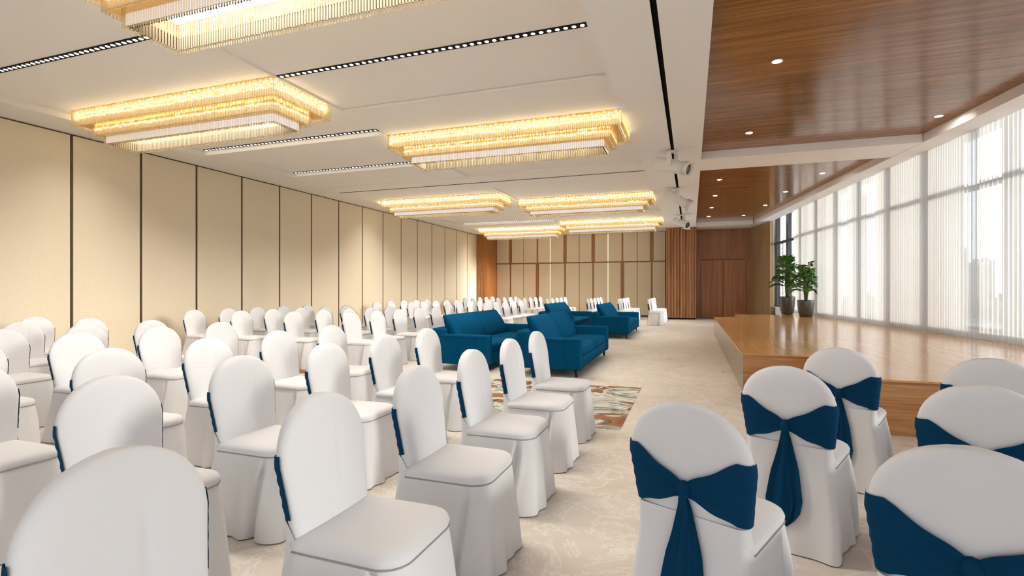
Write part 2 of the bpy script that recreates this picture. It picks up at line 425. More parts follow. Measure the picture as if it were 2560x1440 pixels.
def slats(name, parent, axis, a0, a1, fixed, z0, z1, pitch=0.062, w=0.040, d=0.022, mtl=None):
    bm = bmesh.new(); n = int((a1-a0)/pitch); off = (a1-a0-n*pitch)/2
    for i in range(n):
        a = a0+off+i*pitch+(pitch-w)/2
        if axis == 'x': box(bm, a, a+w, fixed-d, fixed, z0, z1)
        else: box(bm, fixed, fixed+d, a, a+w, z0, z1)
    return stuff(mesh_obj(name, bm, mtl or M_wood_slat, parent))
# corner pilaster at the left wall and the pilaster under the beam
bm = bmesh.new(); box(bm, XL-0.03, -9.53, 23.45, YB+0.04, 0, ZL+0.05)
p1 = struct(mesh_obj('wall_pilaster_left', bm, M_wood_wall))
slats('slats', p1, 'x', XL, -9.53, 23.45, 0.05, ZL)
bm = bmesh.new(); box(bm, -1.03, 0.21, 23.54, YB+0.04, 0.06, ZL+0.05); box(bm, -1.01, 0.19, 23.56, YB, 0, 0.06, mi=1)
p2 = struct(mesh_obj('wall_pilaster_right', bm, [M_recess_wood, M_black]))
slats('slats', p2, 'x', -1.03, 0.21, 23.54, 0.06, ZL, 0.062, 0.040, 0.032)
slats('side_slats', p2, 'y', 23.56, YB, 0.21, 0.06, ZL, 0.056, 0.044, 0.02)

# door wall and doors
bm = bmesh.new(); box(bm, 0.21, 2.6, YB-0.02, YB+0.03, 2.66, ZL+0.05); box(bm, 0.21, 0.42, YB-0.02, YB+0.03, 0, 2.66); box(bm, 2.32, 2.6, YB-0.02, YB+0.03, 0, 2.66)
wd = struct(mesh_obj('wall_door', bm, M_wood_wall))
slats('slats', wd, 'x', 0.22, 2.5, YB-0.02, 2.68, ZL, 0.058, 0.046, 0.02, M_wood_wall)
door = empty('door_1', (0.42, YB-0.02, 0)); struct(door)
for s in (0, 1):
    bm = bmesh.new(); x0 = 0.01+s*0.945; box(bm, x0, x0+0.935, -0.025, 0.03, 0.01, 2.64, 0.006, 1)
    leaf = mesh_obj('door_leaf', bm, M_wood_wall, door)
    hx = 0.945+(0.07 if s else -0.07)
    bm = bmesh.new()
    lathe(bm, [(0.030, 0), (0.030, 0.012), (0.011, 0.013), (0.011, 0.06)], 14, Matrix.Translation((hx, -0.025, 1.03)) @ Matrix.Rotation(PI/2, 4, 'X'))
    tube(bm, [(hx, -0.08, 1.03), (hx+(0.17 if s else -0.17), -0.08, 1.03)], 0.012, 8)
    lathe(bm, [(0.026, 0), (0.026, 0.012)], 14, Matrix.Translation((hx, -0.025, 0.93)) @ Matrix.Rotation(PI/2, 4, 'X'))
    mesh_obj('handle', bm, M_chrome, leaf, True)

# slanted perforated wooden return between the doors and the window
def along(p0, p1):
    d = Vector((p1[0]-p0[0], p1[1]-p0[1], 0)); return d.length, math.atan2(d.y, d.x)
L, A = along((2.47, YB), (2.99, 22.45))
pw = empty('wall_return', (2.47, YB, 0), A); struct(pw)
M_ret = wood('oak_return', (0.30, 0.19, 0.10), (0.38, 0.25, 0.14), (0.46, 0.32, 0.19), 'z', 0.4, 1.0)
M_retback = mat('oak_return_back', (0.12, 0.075, 0.04), 0.6)
bm = bmesh.new(); box(bm, 0, L, 0, 0.07, 0, ZL+0.05); mesh_obj('backing', bm, M_retback, pw)
bm = bmesh.new()
for i in range(int(L/0.06)): box(bm, i*0.06+0.008, i*0.06+0.052, -0.018, 0, 0, ZL)
for k in range(34): box(bm, 0, L, -0.010, 0, k*0.12+0.03, k*0.12+0.075)
stuff(mesh_obj('perforated_grid', bm, M_ret, pw))
bm = bmesh.new(); box(bm, L-0.03, L+0.0, -0.03, 0.09, 0, ZL); mesh_obj('edge_trim', bm, M_ret, pw)

# rear wall behind the camera: unglazed openings, added and sized for cool fill light
bm = bmesh.new()
box(bm, XL-0.3, xw(YR)+0.6, YR-0.25, YR, -0.3, 0.8); box(bm, XL-0.3, xw(YR)+0.6, YR-0.25, YR, 3.2, ZT)
x = XL-0.3
while x < xw(YR)+0.4:
    box(bm, x, x+0.6, YR-0.25, YR, 0.8, 3.2); x += 2.35
struct(mesh_obj('wall_rear', bm, M_beam))

# ------------------------------------------------------------------ window wall
WA = math.atan2(1.0, -0.1288)                      # direction of the window line
wd_dir = Vector((-0.1288, 1.0, 0)).normalized(); wd_n = Vector((wd_dir.y, -wd_dir.x, 0))   # outward normal
def wpt(y, off): p = Vector((xw(y), y, 0))+wd_n*off; return p
def wbox(bm, y0, y1, o0, o1, z0, z1, mi=0):
    pts = [wpt(y0, o0), wpt(y0, o1), wpt(y1, o1), wpt(y1, o0)]
    prism(bm, [(p.x, p.y) for p in pts], z0, z1, mi)
win = empty('window_1', (xw(10), 10, 0)); struct(win)
def wpart(name, fn, m):
    bm = bmesh.new(); fn(bm)
    for v in bm.verts: v.co -= win.location
    return mesh_obj(name, bm, m, win)
mull = [23.15-1.4*k for k in range(21)]
for ym in mull:
    wpart('mullion', lambda b: wbox(b, ym-0.10, ym+0.10, 0.36, 0.50, 0.60, ZT), M_darkmetal)
wpart('transom', lambda b: wbox(b, YR, YB, 0.30, 0.38, 3.11, 3.20), M_darkmetal)
wpart('bottom_rail', lambda b: wbox(b, YR, YB, 0.30, 0.42, 0.60, 0.68), M_darkmetal)
wpart('sill', lambda b: wbox(b, YR, YB, 0.16, 0.60, -0.3, 0.62), M_beam)
for i in range(len(mull)-1):
    wpart('pane', lambda b: wbox(b, mull[i+1]+0.10, mull[i]-0.10, 0.44, 0.452, 0.66, ZT), M_glass)
bm = bmesh.new(); wbox(bm, 23.2, YB+0.3, 0.10, 0.60, -0.3, ZT); struct(mesh_obj('wall_window_end', bm, M_beam))

# sheer curtain
def curtain(y0, y1):
    bm = bmesh.new(); n = int((y1-y0)/0.0075); cols = []
    ph = 0.0
    for i in range(n+1):
        y = y0+(y1-y0)*i/n
        gather = 0.5+0.5*math.sin(y*1.13+0.7*math.sin(y*2.3))
        ph += (2*PI/lerp(0.105, 0.062, gather))*(y1-y0)/n
        amp = lerp(0.020, 0.032, gather)
        p = wpt(y, -0.015+amp*math.sin(ph)+0.010*math.sin(y*9.0))
        q = wpt(y, -0.015+amp*1.15*math.sin(ph+0.25*math.sin(y*5))+0.012*math.sin(y*9.0))
        cols.append([(p.x, p.y, ZL+0.1), (lerp(p.x, q.x, .5), lerp(p.y, q.y, .5), 2.3), (q.x, q.y, STAGE_Z+0.008 if y > 5.7 else 0.02)])
    V = [[bm.verts.new(c) for c in col] for col in cols]
    for i in range(n):
        for j in range(2): bm.faces.new((V[i][j], V[i+1][j], V[i+1][j+1], V[i][j+1]))
    return mesh_obj('curtain', bm, M_sheer, None, True)
tag(curtain(YR+0.1, 19.75), 'long sheer white pleated curtain hanging along the window wall behind the stage', 'curtain')

# ------------------------------------------------------------------ stage
def stage():
    root = empty('stage', (2.0, 10.0, 0))
    top = [(0.63, 7.30), (1.45, 7.30), (1.45, 5.65), (xw(5.65)-0.06, 5.65), (xw(18.15)-0.06, 18.15), (1.35, 18.15), (1.35, 16.55), (0.63, 16.1)]
    far = [(2.2, 18.15), (xw(18.15)-0.06, 18.15), (xw(22.4)-0.10, 22.4), (2.6, 22.4)]
    bm = bmesh.new(); prism(bm, top, STAGE_Z-0.018, STAGE_Z)
    for v in bm.verts: v.co -= root.location
    mesh_obj('deck', bm, M_wood_stage, root)
    def side(name, p, q, m):
        L, a = along(p, q)
        bm = bmesh.new(); box(bm, 0, L, 0, 0.03, 0.0, STAGE_Z-0.018)
        o = mesh_obj(name, bm, m, root); o.location = Vector((p[0], p[1], 0))-root.location; o.rotation_euler.z = a
    side('front_fascia', (0.645, 7.315), (1.45, 7.315), M_wood_face)
    side('front_fascia', (1.465, 5.665), (xw(5.65)-0.06, 5.665), M_wood_face)
    side('step_fascia', (1.465, 7.31), (1.465, 5.67), M_wood_face)
    side('side_fascia', (0.645, 16.1), (0.645, 7.32), M_wood_side)
    side('rear_fascia', (1.36, 16.5), (0.65, 16.08), M_wood_face)
    side('rear_fascia', (1.36, 18.1), (1.36, 16.5), M_wood_face)
    return tag(root, 'raised polished wooden stage platform with stepped front edge beside the curtain', 'stage')
stage()

# ------------------------------------------------------------------ banquet chair
def chair_w(z): return interp(z, [0.38, 0.50, 0.62, 0.76], [0.200, 0.203, 0.215, 0.232])
def back_xc(z): return -0.168-0.078*max(z-0.42, 0)/0.53
ZTOP = 0.957
def back_half(z):
    if z <= 0.74: return chair_w(z)
    t = min((z-0.74)/(ZTOP-0.74), 1.0)
    return 0.230*max(1-t**2.15, 0.0)**(1/2.05)
def back_t(z): return 0.084 if z < 0.86 else 0.084*max(1-((z-0.86)/(ZTOP+0.012-0.86))**3, 0.02)**0.5
def back_loop(z, n, off=0.0):
    w = back_half(z)+off; t = back_t(z)/2+off; xc = back_xc(z); e = 2/3.2
    pts = []
    for k in range(160):
        a = PI+2*PI*k/160
        c, s = math.cos(a), math.sin(a)
        pts.append((xc+t*math.copysign(abs(c)**e, c), w*math.copysign(abs(s)**e, s), z))
    return resample(pts, n)
def skirt_rear(z): return interp(z, [0.0, 0.25, 0.45, 0.55, 0.62], [-0.306, -0.254, -0.229, -0.2325, -0.237])
def build_chair():
    root = empty('banquet_chair')
    # backrest cover
    zs = [0.40, 0.44, 0.48, 0.52, 0.56, 0.60, 0.65, 0.70, 0.74, 0.78, 0.82, 0.855, 0.885, 0.91, 0.928, 0.942, 0.951, 0.956]
    bm = bmesh.new(); loops = []
    for z in zs:
        lp = []
        for x, y, zz in back_loop(z, 64):
            if x > back_xc(z)+0.01:     # the drawn-in crease down the front
                x -= 0.010*math.exp(-((y-0.035-0.06*(z-0.7))/0.013)**2)*math.exp(-((z-0.72)/0.11)**2)
            lp.append((x, y, zz))
        loops.append(lp)
    loft(bm, loops); mesh_obj('backrest', bm, M_chair, root, True)
    # seat
    bm = bmesh.new(); loops = []
    for z, ins in ((0.43, 0.004), (0.452, 0.0), (0.470, -0.004), (0.486, 0.004), (0.497, 0.022), (0.504, 0.06), (0.508, 0.12), (0.509, 0.19)):
        r = max(0.095-ins, 0.01)
        loops.append([(x, y, z) for x, y in rrect(-0.20+ins, 0.252-ins, -0.216+ins, 0.216-ins, r, max(0.03-ins, 0.008), 72)])
    loft(bm, loops); mesh_obj('seat', bm, M_chair, root, True)
    bm = bmesh.new(); lp = [(x, y, 0.449) for x, y in rrect(-0.20, 0.2535, -0.2175, 0.2175, 0.095, 0.03, 80)]
    tube(bm, [p for p in lp if p[0] > -0.19], 0.0034, 6); mesh_obj('seam_shadow', bm, M_seam_shadow, root, True)
    # skirt with folds
    bm = bmesh.new(); loops = []; N = 320
    for i in range(15):
        h = i/14; z = lerp(0.450, 0.006, h)
        g = h**0.8
        x0 = -0.228; x1 = lerp(0.251, 0.285, g); hy = lerp(0.214, 0.250, g)
        base = rrect(x0, x1, -hy, hy, lerp(0.095, 0.075, h), 0.035, N); lp = []
        for k, (x, y) in enumerate(base):
            a = base[k-1]; c = base[(k+1) % N]
            nx, ny = (c[1]-a[1]), -(c[0]-a[0]); m = math.hypot(nx, ny) or 1; nx /= m; ny /= m
            t = k/N
            rf = min(max((-0.13-x)/0.085, 0), 1); rf = rf*rf*(3-2*rf)      # the cloth runs on up the backrest at the rear
            z = lerp(0.450+0.098*rf, 0.006, h)
            x += rf*(skirt_rear(z)+0.228)
            y *= lerp(1, (chair_w(z)+0.004*max(0, 1-max(z-0.45, 0)/0.1))/hy, rf*min(max((z-0.20)/0.25, 0), 1))
            d = 0.0
            rear = min(t, 1-t) < 0.15
            if not rear:
                d += h**1.3*(0.010*math.sin(2*PI*t*9+0.6)+0.007*math.sin(2*PI*t*15+2.0))
                for tc, s in ((0.345, 1), (0.655, -1)):     # kick pleats beside the front corners
                    q = t-(tc-s*0.055*h); d -= 0.024*min(h*6, 1)*math.exp(-(q/0.008)**2); d += 0.012*min(h*3, 1)*math.exp(-((q-s*0.020)/0.012)**2)+0.008*h*math.exp(-((q+s*0.03)/0.015)**2)
            else:
                d += h**1.5*0.006*math.sin(2*PI*t*10)
            lp.append((x+nx*d, y+ny*d, z))
        loops.append(lp)
    loft(bm, loops, False, False); mesh_obj('skirt', bm, M_chair, root, True)
    # sash
    def rear_band(f, v):
        e = abs(f)                     # 0 at the knot, 1 at the end of the wrap
        hh = lerp(0.024, 0.113, min(e/0.70, 1)**0.95); zc = lerp(0.645, 0.667, min(e/0.7, 1))
        z = zc+hh*v
        lp = back_loop(z, 240, lerp(0.011, 0.0065, min(max((e-0.66)/0.22, 0), 1))+0.0048*math.sin(v*13+e*5+1.5*math.sin(v*3))*min(1, 1.9*(1-e)+0.12)+0.006*math.exp(-(e/0.12)**2))
        i = f*0.258*240
        i0 = int(math.floor(i)); fr = i-i0
        a = lp[i0 % 240]; b = lp[(i0+1) % 240]
        return (lerp(a[0], b[0], fr), lerp(a[1], b[1], fr), z+0.003*math.sin(e*13)*abs(v))
    bm = bmesh.new()
    for s in (-1, 1):
        G = [[bm.verts.new(rear_band(s*(0.015+0.985*i/26), -1+2*j/10)) for j in range(11)] for i in range(27)]
        for i in range(26):
            for j in range(10): bm.faces.new((G[i][j], G[i+1][j], G[i+1][j+1], G[i][j+1]))
    bmesh.ops.recalc_face_normals(bm, faces=bm.faces[:])
    sash = mesh_obj('sash', bm, M_sash, root, True)
    xk = back_xc(0.645)-back_t(0.645)/2-0.014
    bm = bmesh.new()
    lathe(bm, [(0.004, -0.032), (0.018, -0.027), (0.024, -0.012), (0.025, 0.008), (0.019, 0.026), (0.004, 0.032)], 14, Matrix.Translation((xk, 0, 0.645)) @ Matrix.Diagonal((0.75, 1, 1, 1)))
    mesh_obj('knot', bm, M_sash, sash, True)
    for s, wmax, z1, yo in ((-1, 0.062, 0.135, -0.024), (1, 0.066, 0.118, 0.026)):
        bm = bmesh.new(); G = []
        for i in range(25):
            p = i/24; z = lerp(0.640, z1, p)
            hw = interp(p, [0, 0.08, 0.30, 0.55, 0.75, 0.88, 0.96, 1.0], [0.012, 0.016, 0.030, wmax*0.78, wmax, wmax*0.86, wmax*0.45, 0.008])
            c = yo*min(p*2.2, 1.0)*0.95
            row = []
            for j in range(13):
                v = -1+2*j/12
                xr = min(back_xc(z)-back_t(z)/2 if z > 0.44 else 0, skirt_rear(z))
                x = xr-0.012-0.004*(1+s)-0.006*math.cos(v*5+s)*min(p*3, 1)-0.012*max(0, 1-p*8)
                row.append(bm.verts.new((x, c+hw*v, z+0.02*s*v*p*0.5)))
            G.append(row)
        for i in range(24):
            for j in range(12): bm.faces.new((G[i][j], G[i+1][j], G[i+1][j+1], G[i][j+1]))
        bmesh.ops.recalc_face_normals(bm, faces=bm.faces[:])
        mesh_obj('tail', bm, M_sash, sash, True)
    return root
proto = build_chair(); KM = kid_map(proto); proto_used = [False]
OFF = 0.24
def place_chair(bx, by, ang, label, group):
    """bx, by: where the top of the back stands; ang: facing direction"""
    if proto_used[0]: o = copy_tree(proto, None, KM)
    else: o = proto; proto_used[0] = True
    o.location = (bx+OFF*math.cos(ang), by+OFF*math.sin(ang), 0); o.rotation_euler.z = ang
    return tag(o, label, 'chair', group)
colx = [-1.38, -2.58, -3.76, -5.38, -6.56, -7.75, -8.92]
blocks = [
    ('before the marbled carpet', {0: 0.90, 1: 1.65, 2: 2.40, 3: 3.16, 4: 3.93, 5: 4.69}, {0: [0, 1, 2, 3, 4, 5], 1: [1, 2, 3, 4, 5], 2: [1, 2, 3, 4, 5], 3: [2, 3, 4, 5], 4: [2, 3, 4, 5], 5: [3, 4, 5], 6: [3, 4, 5]}),
    ('left of the near sofas', {k: 7.2+0.755*k for k in range(5)}, {c: range(5) for c in (3, 4, 5, 6)}),
    ('left of the far sofas', {k: 13.2+0.78*k for k in range(5)}, {c: range(5) for c in (3, 4, 5, 6)}),
    ('at the back wall', {k: 19.6+0.78*k for k in range(5)}, {c: range(5) for c in range(7)}),
]
for bi, (where, ys, cols) in enumerate(blocks):
    rows_c = sorted(cols)
    for ri, c in enumerate(rows_c):
        seats = list(cols[c])
        for si, k in enumerate(seats):
            j = random.uniform(-0.012, 0.012)
            row = 'front row' if c == 0 or (ri == 0 and bi in (1, 2)) else ORD[ri]+' row back'
            seat = 'nearest chair' if si == 0 else ('farthest chair' if si == len(seats)-1 else ORD[si]+' nearest chair')
            place_chair(colx[c]+j+(-0.09 if bi == 3 and c == 0 else 0), ys[k], random.uniform(-0.02, 0.02),
                        'white covered %s of the %s, block %s' % (seat, row, where), 'white covered chairs facing the stage')
FA = math.atan2(0.917, 0.40)
for i, (bx, by, lab) in enumerate([
    (-0.016, 1.96, 'white chair with whole blue bow, nearest the aisle at lower right'),
    (0.477, 3.04, 'white chair with whole blue bow and full-length tails in front of the nearest bow chair'),
    (0.97, 4.09, 'white bow chair closest to the stepped stage front'),
    (0.69, 1.65, 'white bow chair in the bottom right corner of the picture'),
    (1.183, 2.73, 'white bow chair at right edge between two others, middle of its file'),
    (1.676, 3.78, 'white bow chair at right edge, farthest, only its rounded top showing')]):
    place_chair(bx, by, FA, lab, 'white chairs with blue bows at right')

# ------------------------------------------------------------------ sofas
def build_sofa():
    root = empty('sofa'); hl = 1.43
    def part(name, *b, r=0.03, seg=3, M=None, m=M_sofa):
        bm = bmesh.new(); box(bm, *b, r=r, seg=seg, M=M); return mesh_obj(name, bm, m, root, True)
    part('base', -0.44, 0.50, -hl+0.18, hl-0.18, 0.115, 0.30, r=0.015)
    part('backrest', -0.52, -0.30, -hl+0.02, hl-0.02, 0.115, 0.70, r=0.05)
    for s in (-1, 1):
        y0, y1 = sorted((s*hl, s*(hl-0.20)))
        a = part('armrest', -0.40, 0.52, y0, y1, 0.115, 0.60, r=0.035, seg=4)
        bm = bmesh.new()
        for x in (0.30,):
            box(bm, x-0.004, x+0.004, s*hl-0.004, s*hl+0.004, 0.14, 0.57)
        box(bm, -0.36, 0.48, s*hl-0.004, s*hl+0.004, 0.555, 0.562)
        mesh_obj('seam', bm, M_sofa, a)
    for s in (0, 1):
        y0 = -hl+0.21+s*(hl-0.21); y1 = y0+hl-0.212
        bm = bmesh.new(); box(bm, -0.32, 0.50, y0, y1, 0.29, 0.445, r=0.05, seg=4); mesh_obj('seat_cushion', bm, M_sofa, root, True)
        # plump leaning back cushion
        bm = bmesh.new(); loops = []
        for t in range(13):
            p = t/12; th = 0.235*(1-0.35*p)*(math.sin(PI*min(max(p, 0.02), 0.98))**0.35); zc = 0.43+p*0.475; xc = -0.14-p*0.235
            lp = [(x+xc, y+(y0+y1)/2, zc+0.16*(-x)*0.3) for x, y in rrect(-th/2, th/2, -(y1-y0)/2, (y1-y0)/2, min(0.06, th*0.45), min(0.06, th*0.45), 56)]
            loops.append(lp)
        loft(bm, loops); mesh_obj('back_cushion', bm, M_sofa, root, True)
    for sx in (-0.44, 0.44):
        for sy in (-hl+0.10, hl-0.10):
            bm = bmesh.new(); lathe(bm, [(0.016, 0.0), (0.030, 0.118)], 10, Matrix.Translation((sx, sy, 0))); mesh_obj('leg', bm, M_leg, root, True)
    return root
sofa = build_sofa(); SK = kid_map(sofa)
sofas = [(-2.10, 9.07, 'nearest blue two-seat sofa beside the stone aisle'), (-3.60, 9.07, 'blue two-seat sofa beside the covered chairs, left of the nearest sofa'),
         (-2.09, 15.45, 'farther blue two-seat sofa beside the stone aisle'), (-3.60, 15.45, 'farthest blue sofa mostly hidden behind the nearest one')]
for i, (x, y, lab) in enumerate(sofas):
    o = sofa if i == 0 else copy_tree(sofa, None, SK)
    o.location = (x, y, 0); tag(o, lab, 'sofa', 'blue sofas in pairs')

# ------------------------------------------------------------------ chandeliers
CL, CW = 3.95, 1.09
def rods(bm, inset, z0, z1, pitch=0.029, r=0.0095):
    x0, x1, y0, y1 = inset, CL-inset, inset, CW-inset
    P = []
    nx = int((x1-x0)/pitch); ny = int((y1-y0)/pitch)
    for i in range(nx+1): P += [(x0+(x1-x0)*i/nx, y0), (x0+(x1-x0)*i/nx, y1)]
    for i in range(1, ny): P += [(x0, y0+(y1-y0)*i/ny), (x1, y0+(y1-y0)*i/ny)]
    for x, y in P:
        dz = random.uniform(-0.004, 0.004)
        q = [(x-r, y), (x, y-r), (x+r, y), (x, y+r)]
        a = [bm.verts.new((px, py, z0)) for px, py in q]; b = [bm.verts.new((px, py, z1+dz)) for px, py in q]
        for k in range(4): bm.faces.new((a[k], a[(k+1) % 4], b[(k+1) % 4], b[k]))
        bm.faces.new(b)
def band(bm, inset, z0, z1, t=0.006):
    x0, x1, y0, y1 = inset, CL-inset, inset, CW-inset
    box(bm, x0, x1, y0, y0+t, z1, z0); box(bm, x0, x1, y1-t, y1, z1, z0)
    box(bm, x0, x0+t, y0+t, y1-t, z1, z0); box(bm, x1-t, x1, y0+t, y1-t, z1, z0)
def ring(bm, i0, i1, z, t=0.008):
    box(bm, i0, CL-i0, i0, i1, z, z+t); box(bm, i0, CL-i0, CW-i1, CW-i0, z, z+t)
    box(bm, i0, i1, i1, CW-i1, z, z+t); box(bm, CL-i1, CL-i0, i1, CW-i1, z, z+t)
def bulbs(bm, inset, z, pitch, w, h):
    x0, x1, y0, y1 = inset, CL-inset, inset, CW-inset
    n = int((x1-x0)/pitch)
    for i in range(n):
        x = x0+(i+0.5)*(x1-x0)/n; ww = w*random.uniform(0.6, 1.3); zz = z+random.uniform(-0.012, 0.012)
        for y, s in ((y0, -1), (y1, 1)):
            bm.faces.new([bm.verts.new(p) for p in ((x-ww, y, zz), (x+ww, y, zz), (x+ww, y, zz+h), (x-ww, y, zz+h))])
    n = int((y1-y0)/pitch)
    for i in range(n):
        y = y0+(i+0.5)*(y1-y0)/n; zz = z+random.uniform(-0.012, 0.012)
        for x in (x0, x1):
            bm.faces.new([bm.verts.new(p) for p in ((x, y-w, zz), (x, y+w, zz), (x, y+w, zz+h), (x, y-w, zz+h))])
def build_chandelier():
    root = empty('chandelier')
    bm = bmesh.new(); box(bm, 0.01, CL-0.01, 0.01, CW-0.01, -0.012, 0.0); ring(bm, 0.04, 0.22, -0.222); ring(bm, 0.20, 0.315, -0.352); mesh_obj('frame', bm, M_gold, root)
    bm = bmesh.new(); band(bm, 0.055, -0.012, -0.222); band(bm, 0.215, -0.222, -0.352); mesh_obj('amber_diffuser', bm, M_tier_glow, root)
    bm = bmesh.new(); band(bm, 0.302, -0.352, -0.455, 0.004); mesh_obj('frosted_diffuser', bm, M_white_glow, root)
    bm = bmesh.new(); band(bm, 0.3075, -0.352, -0.458, 0.003); mesh_obj('champagne_liner', bm, M_liner, root)
    bm = bmesh.new(); bulbs(bm, 0.035, -0.075, 0.060, 0.013, 0.016); bulbs(bm, 0.035, -0.125, 0.052, 0.014, 0.016); bulbs(bm, 0.035, -0.030, 0.09, 0.010, 0.010); bulbs(bm, 0.205, -0.262, 0.055, 0.016, 0.013)
    stuff(mesh_obj('bulbs', bm, M_led, root))
    bm = bmesh.new(); box(bm, 0.345, CL-0.345, 0.345, CW-0.345, -0.235, -0.225); mesh_obj('fill_light_panel', bm, M_panel, root)  # glowing panel added to throw fill light down into the room
    for nm, ins, z0, z1 in (('upper_crystal_rods', 0.0, 0.0, -0.25), ('middle_crystal_rods', 0.185, -0.06, -0.378), ('lower_crystal_rods', 0.285, -0.22, -0.49), ('inner_crystal_rods', 0.325, -0.215, -0.475)):
        bm = bmesh.new(); rods(bm, ins, z0, z1); stuff(mesh_obj(nm, bm, M_liner if ins > 0.3 else M_rod_clear if ins > 0.2 else M_rod, root))
    return root
chand = build_chandelier(); CK = kid_map(chand)
for i, (x0, x1, y, z, lab) in enumerate([
    (-4.95, -0.99, 2.80, ZH, 'largest crystal rod chandelier, cut off by the top of the picture'),
    (-9.02, -5.08, 5.22, ZH, 'tiered crystal rod chandelier over the near chairs, close to the left wall'),
    (-5.06, -0.99, 7.82, ZM, 'tiered crystal rod chandelier close to the track beam, nearest of its line'),
    (-9.15, -5.20, 13.75, ZH, 'crystal rod chandelier beyond the ceiling slot, left one'),
    (-5.03, -1.01, 14.95, ZH, 'crystal rod chandelier beyond the ceiling slot, beside the beam'),
    (-9.20, -5.35, 21.7, ZH, 'smallest crystal rod chandelier, near the far left corner'),
    (-5.03, -1.02, 20.35, ZH, 'far crystal rod chandelier before the back wall, beside the beam')]):
    o = chand if i == 0 else copy_tree(chand, None, CK)
    o.location = (x0, y, z-0.001); o.scale = ((x1-x0)/CL, 1, 1); tag(o, lab, 'chandelier', 'tiered crystal chandeliers')

# ------------------------------------------------------------------ linear LED strips
def led_strip(x0, x1, y, z, lab, pitch=0.088):
    root = empty('strip_light', ((x0+x1)/2, y, z)); L = x1-x0
    bm = bmesh.new(); box(bm, -L/2, L/2, -0.045, 0.045, -0.008, 0.0); mesh_obj('housing', bm, M_black, root)
    n = int(L/pitch); me = None
    for i in range(n):
        x = -L/2+(i+0.5)*L/n
        if me is None:
            bm = bmesh.new(); lathe(bm, [(0.0235, -0.0095), (0.0235, -0.008)], 14); d = mesh_obj('led', bm, M_dot, root); me = d.data
        else: d = new_obj('led', me, root)
        d.location = (x, 0, 0)
    return tag(root, lab, 'strip light', 'linear ceiling lights')
led_strip(-9.2, -5.12, 3.96, ZH, 'dotted black strip light at the upper left corner')
led_strip(-5.04, -1.02, 5.27, ZH, 'dotted black strip light ending at the white beam')
led_strip(-9.12, -5.12, 7.595, ZH, 'dotted strip light between the two middle chandeliers, left of them')
led_strip(-8.9, -5.4, 9.79, ZH, 'short dotted strip light in the recess before the ceiling slot')
led_strip(-9.1, -5.15, 19.80, ZH, 'faint far strip light before the back chandeliers')

# ------------------------------------------------------------------ downlights in the wooden ceiling
dl = [(1943, 153), (2347, 290), (1873, 332), (1799, 449), (2056, 433), (1788, 489), (1964, 479), (1779, 519), (1913, 513), (1772, 541), (1859, 538)]
dlab = ['largest round downlight in the near wooden ceiling', 'round downlight near the slanted trim by the curtain', 'round downlight just before the white cross beam',
        'first downlight past the cross beam, beam side', 'first downlight past the cross beam, window side', 'second downlight past the cross beam, beam side', 'second downlight past the cross beam, window side',
        'third downlight past the cross beam, beam side', 'third downlight past the cross beam, window side', 'farthest downlight on the beam side', 'farthest downlight on the window side']
for (u, v), lab in zip(dl, dlab):
    du = u-1280; s = (ZW-CAM_H)/(720-v); x = (-422+0.9441*du)*s; y = (1208.4+0.3297*du)*s
    r = empty('downlight', (x, y, ZW))
    bm = bmesh.new(); lathe(bm, [(0.052, -0.004), (0.062, -0.006), (0.062, 0.0)], 24, cap0=False, cap1=False); mesh_obj('rim', bm, M_white, r)
    bm = bmesh.new(); lathe(bm, [(0.053, -0.005), (0.053, 0.0)], 24); mesh_obj('lens', bm, M_down, r)
    tag(r, lab, 'downlight', 'round recessed downlights')

# ------------------------------------------------------------------ track spotlights
def track_light(y, lab, aim, flip=1, R=0.215, Lb=0.78):
    r = empty('track_light', (-0.33, y, ZL))
    bm = bmesh.new(); box(bm, -0.15, 0.15, -0.04, 0.04, -0.045, -0.028); box(bm, -0.02, 0.02, -0.03, 0.03, -0.03, -0.002)
    for s in (-1, 1): box(bm, s*0.14-0.010, s*0.14+0.010, -0.04, 0.04, -0.32, -0.028)
    br = mesh_obj('bracket', bm, M_white, r)
    d = Vector(aim).normalized(); q = d.to_track_quat('Z', 'Y').to_matrix().to_4x4()
    br.rotation_euler.z = math.atan2(d.y, d.x)+PI/2
    c = Matrix.Translation((0, 0, -0.31)) @ q
    rr = R*0.6
    bm = bmesh.new(); lathe(bm, [(rr*0.5, -Lb*0.5), (rr*0.85, -Lb*0.46), (rr, -Lb*0.36), (rr, 0.0), (rr*1.02, 0.02), (rr*0.96, 0.05), (rr*0.96, Lb*0.36), (rr*1.12, Lb*0.37), (rr*1.12, Lb*0.46), (rr*0.9, Lb*0.47), (rr*0.86, Lb*0.40)], 28, c)
    body = mesh_obj('body', bm, M_white, r, True)
    bm = bmesh.new(); lathe(bm, [(rr*0.88, Lb*0.41), (rr*0.5, Lb*0.40), (rr*0.2, Lb*0.42)], 24, c); mesh_obj('lens', bm, M_lens, body, True)
    bm = bmesh.new(); box(bm, -rr*1.25, rr*1.25, rr*1.0, rr*1.03, Lb*0.30, Lb*0.50, M=c); box(bm, -rr*1.25, rr*1.25, -rr*1.03, -rr*1.0, Lb*0.30, Lb*0.50, M=c); mesh_obj('barn_door', bm, M_white, body)
    return tag(r, lab, 'spotlight', 'white spotlights on the ceiling track')
track_light(10.3, 'nearest white spotlight on the ceiling track, lens turned to the stage', (0.86, -0.42, -0.34))
track_light(14.2, 'middle white spotlight on the ceiling track, seen from its side', (0.80, 0.10, -0.50))
track_light(19.4, 'farthest white spotlight on the ceiling track before the wooden pilaster', (0.62, -0.66, -0.34))

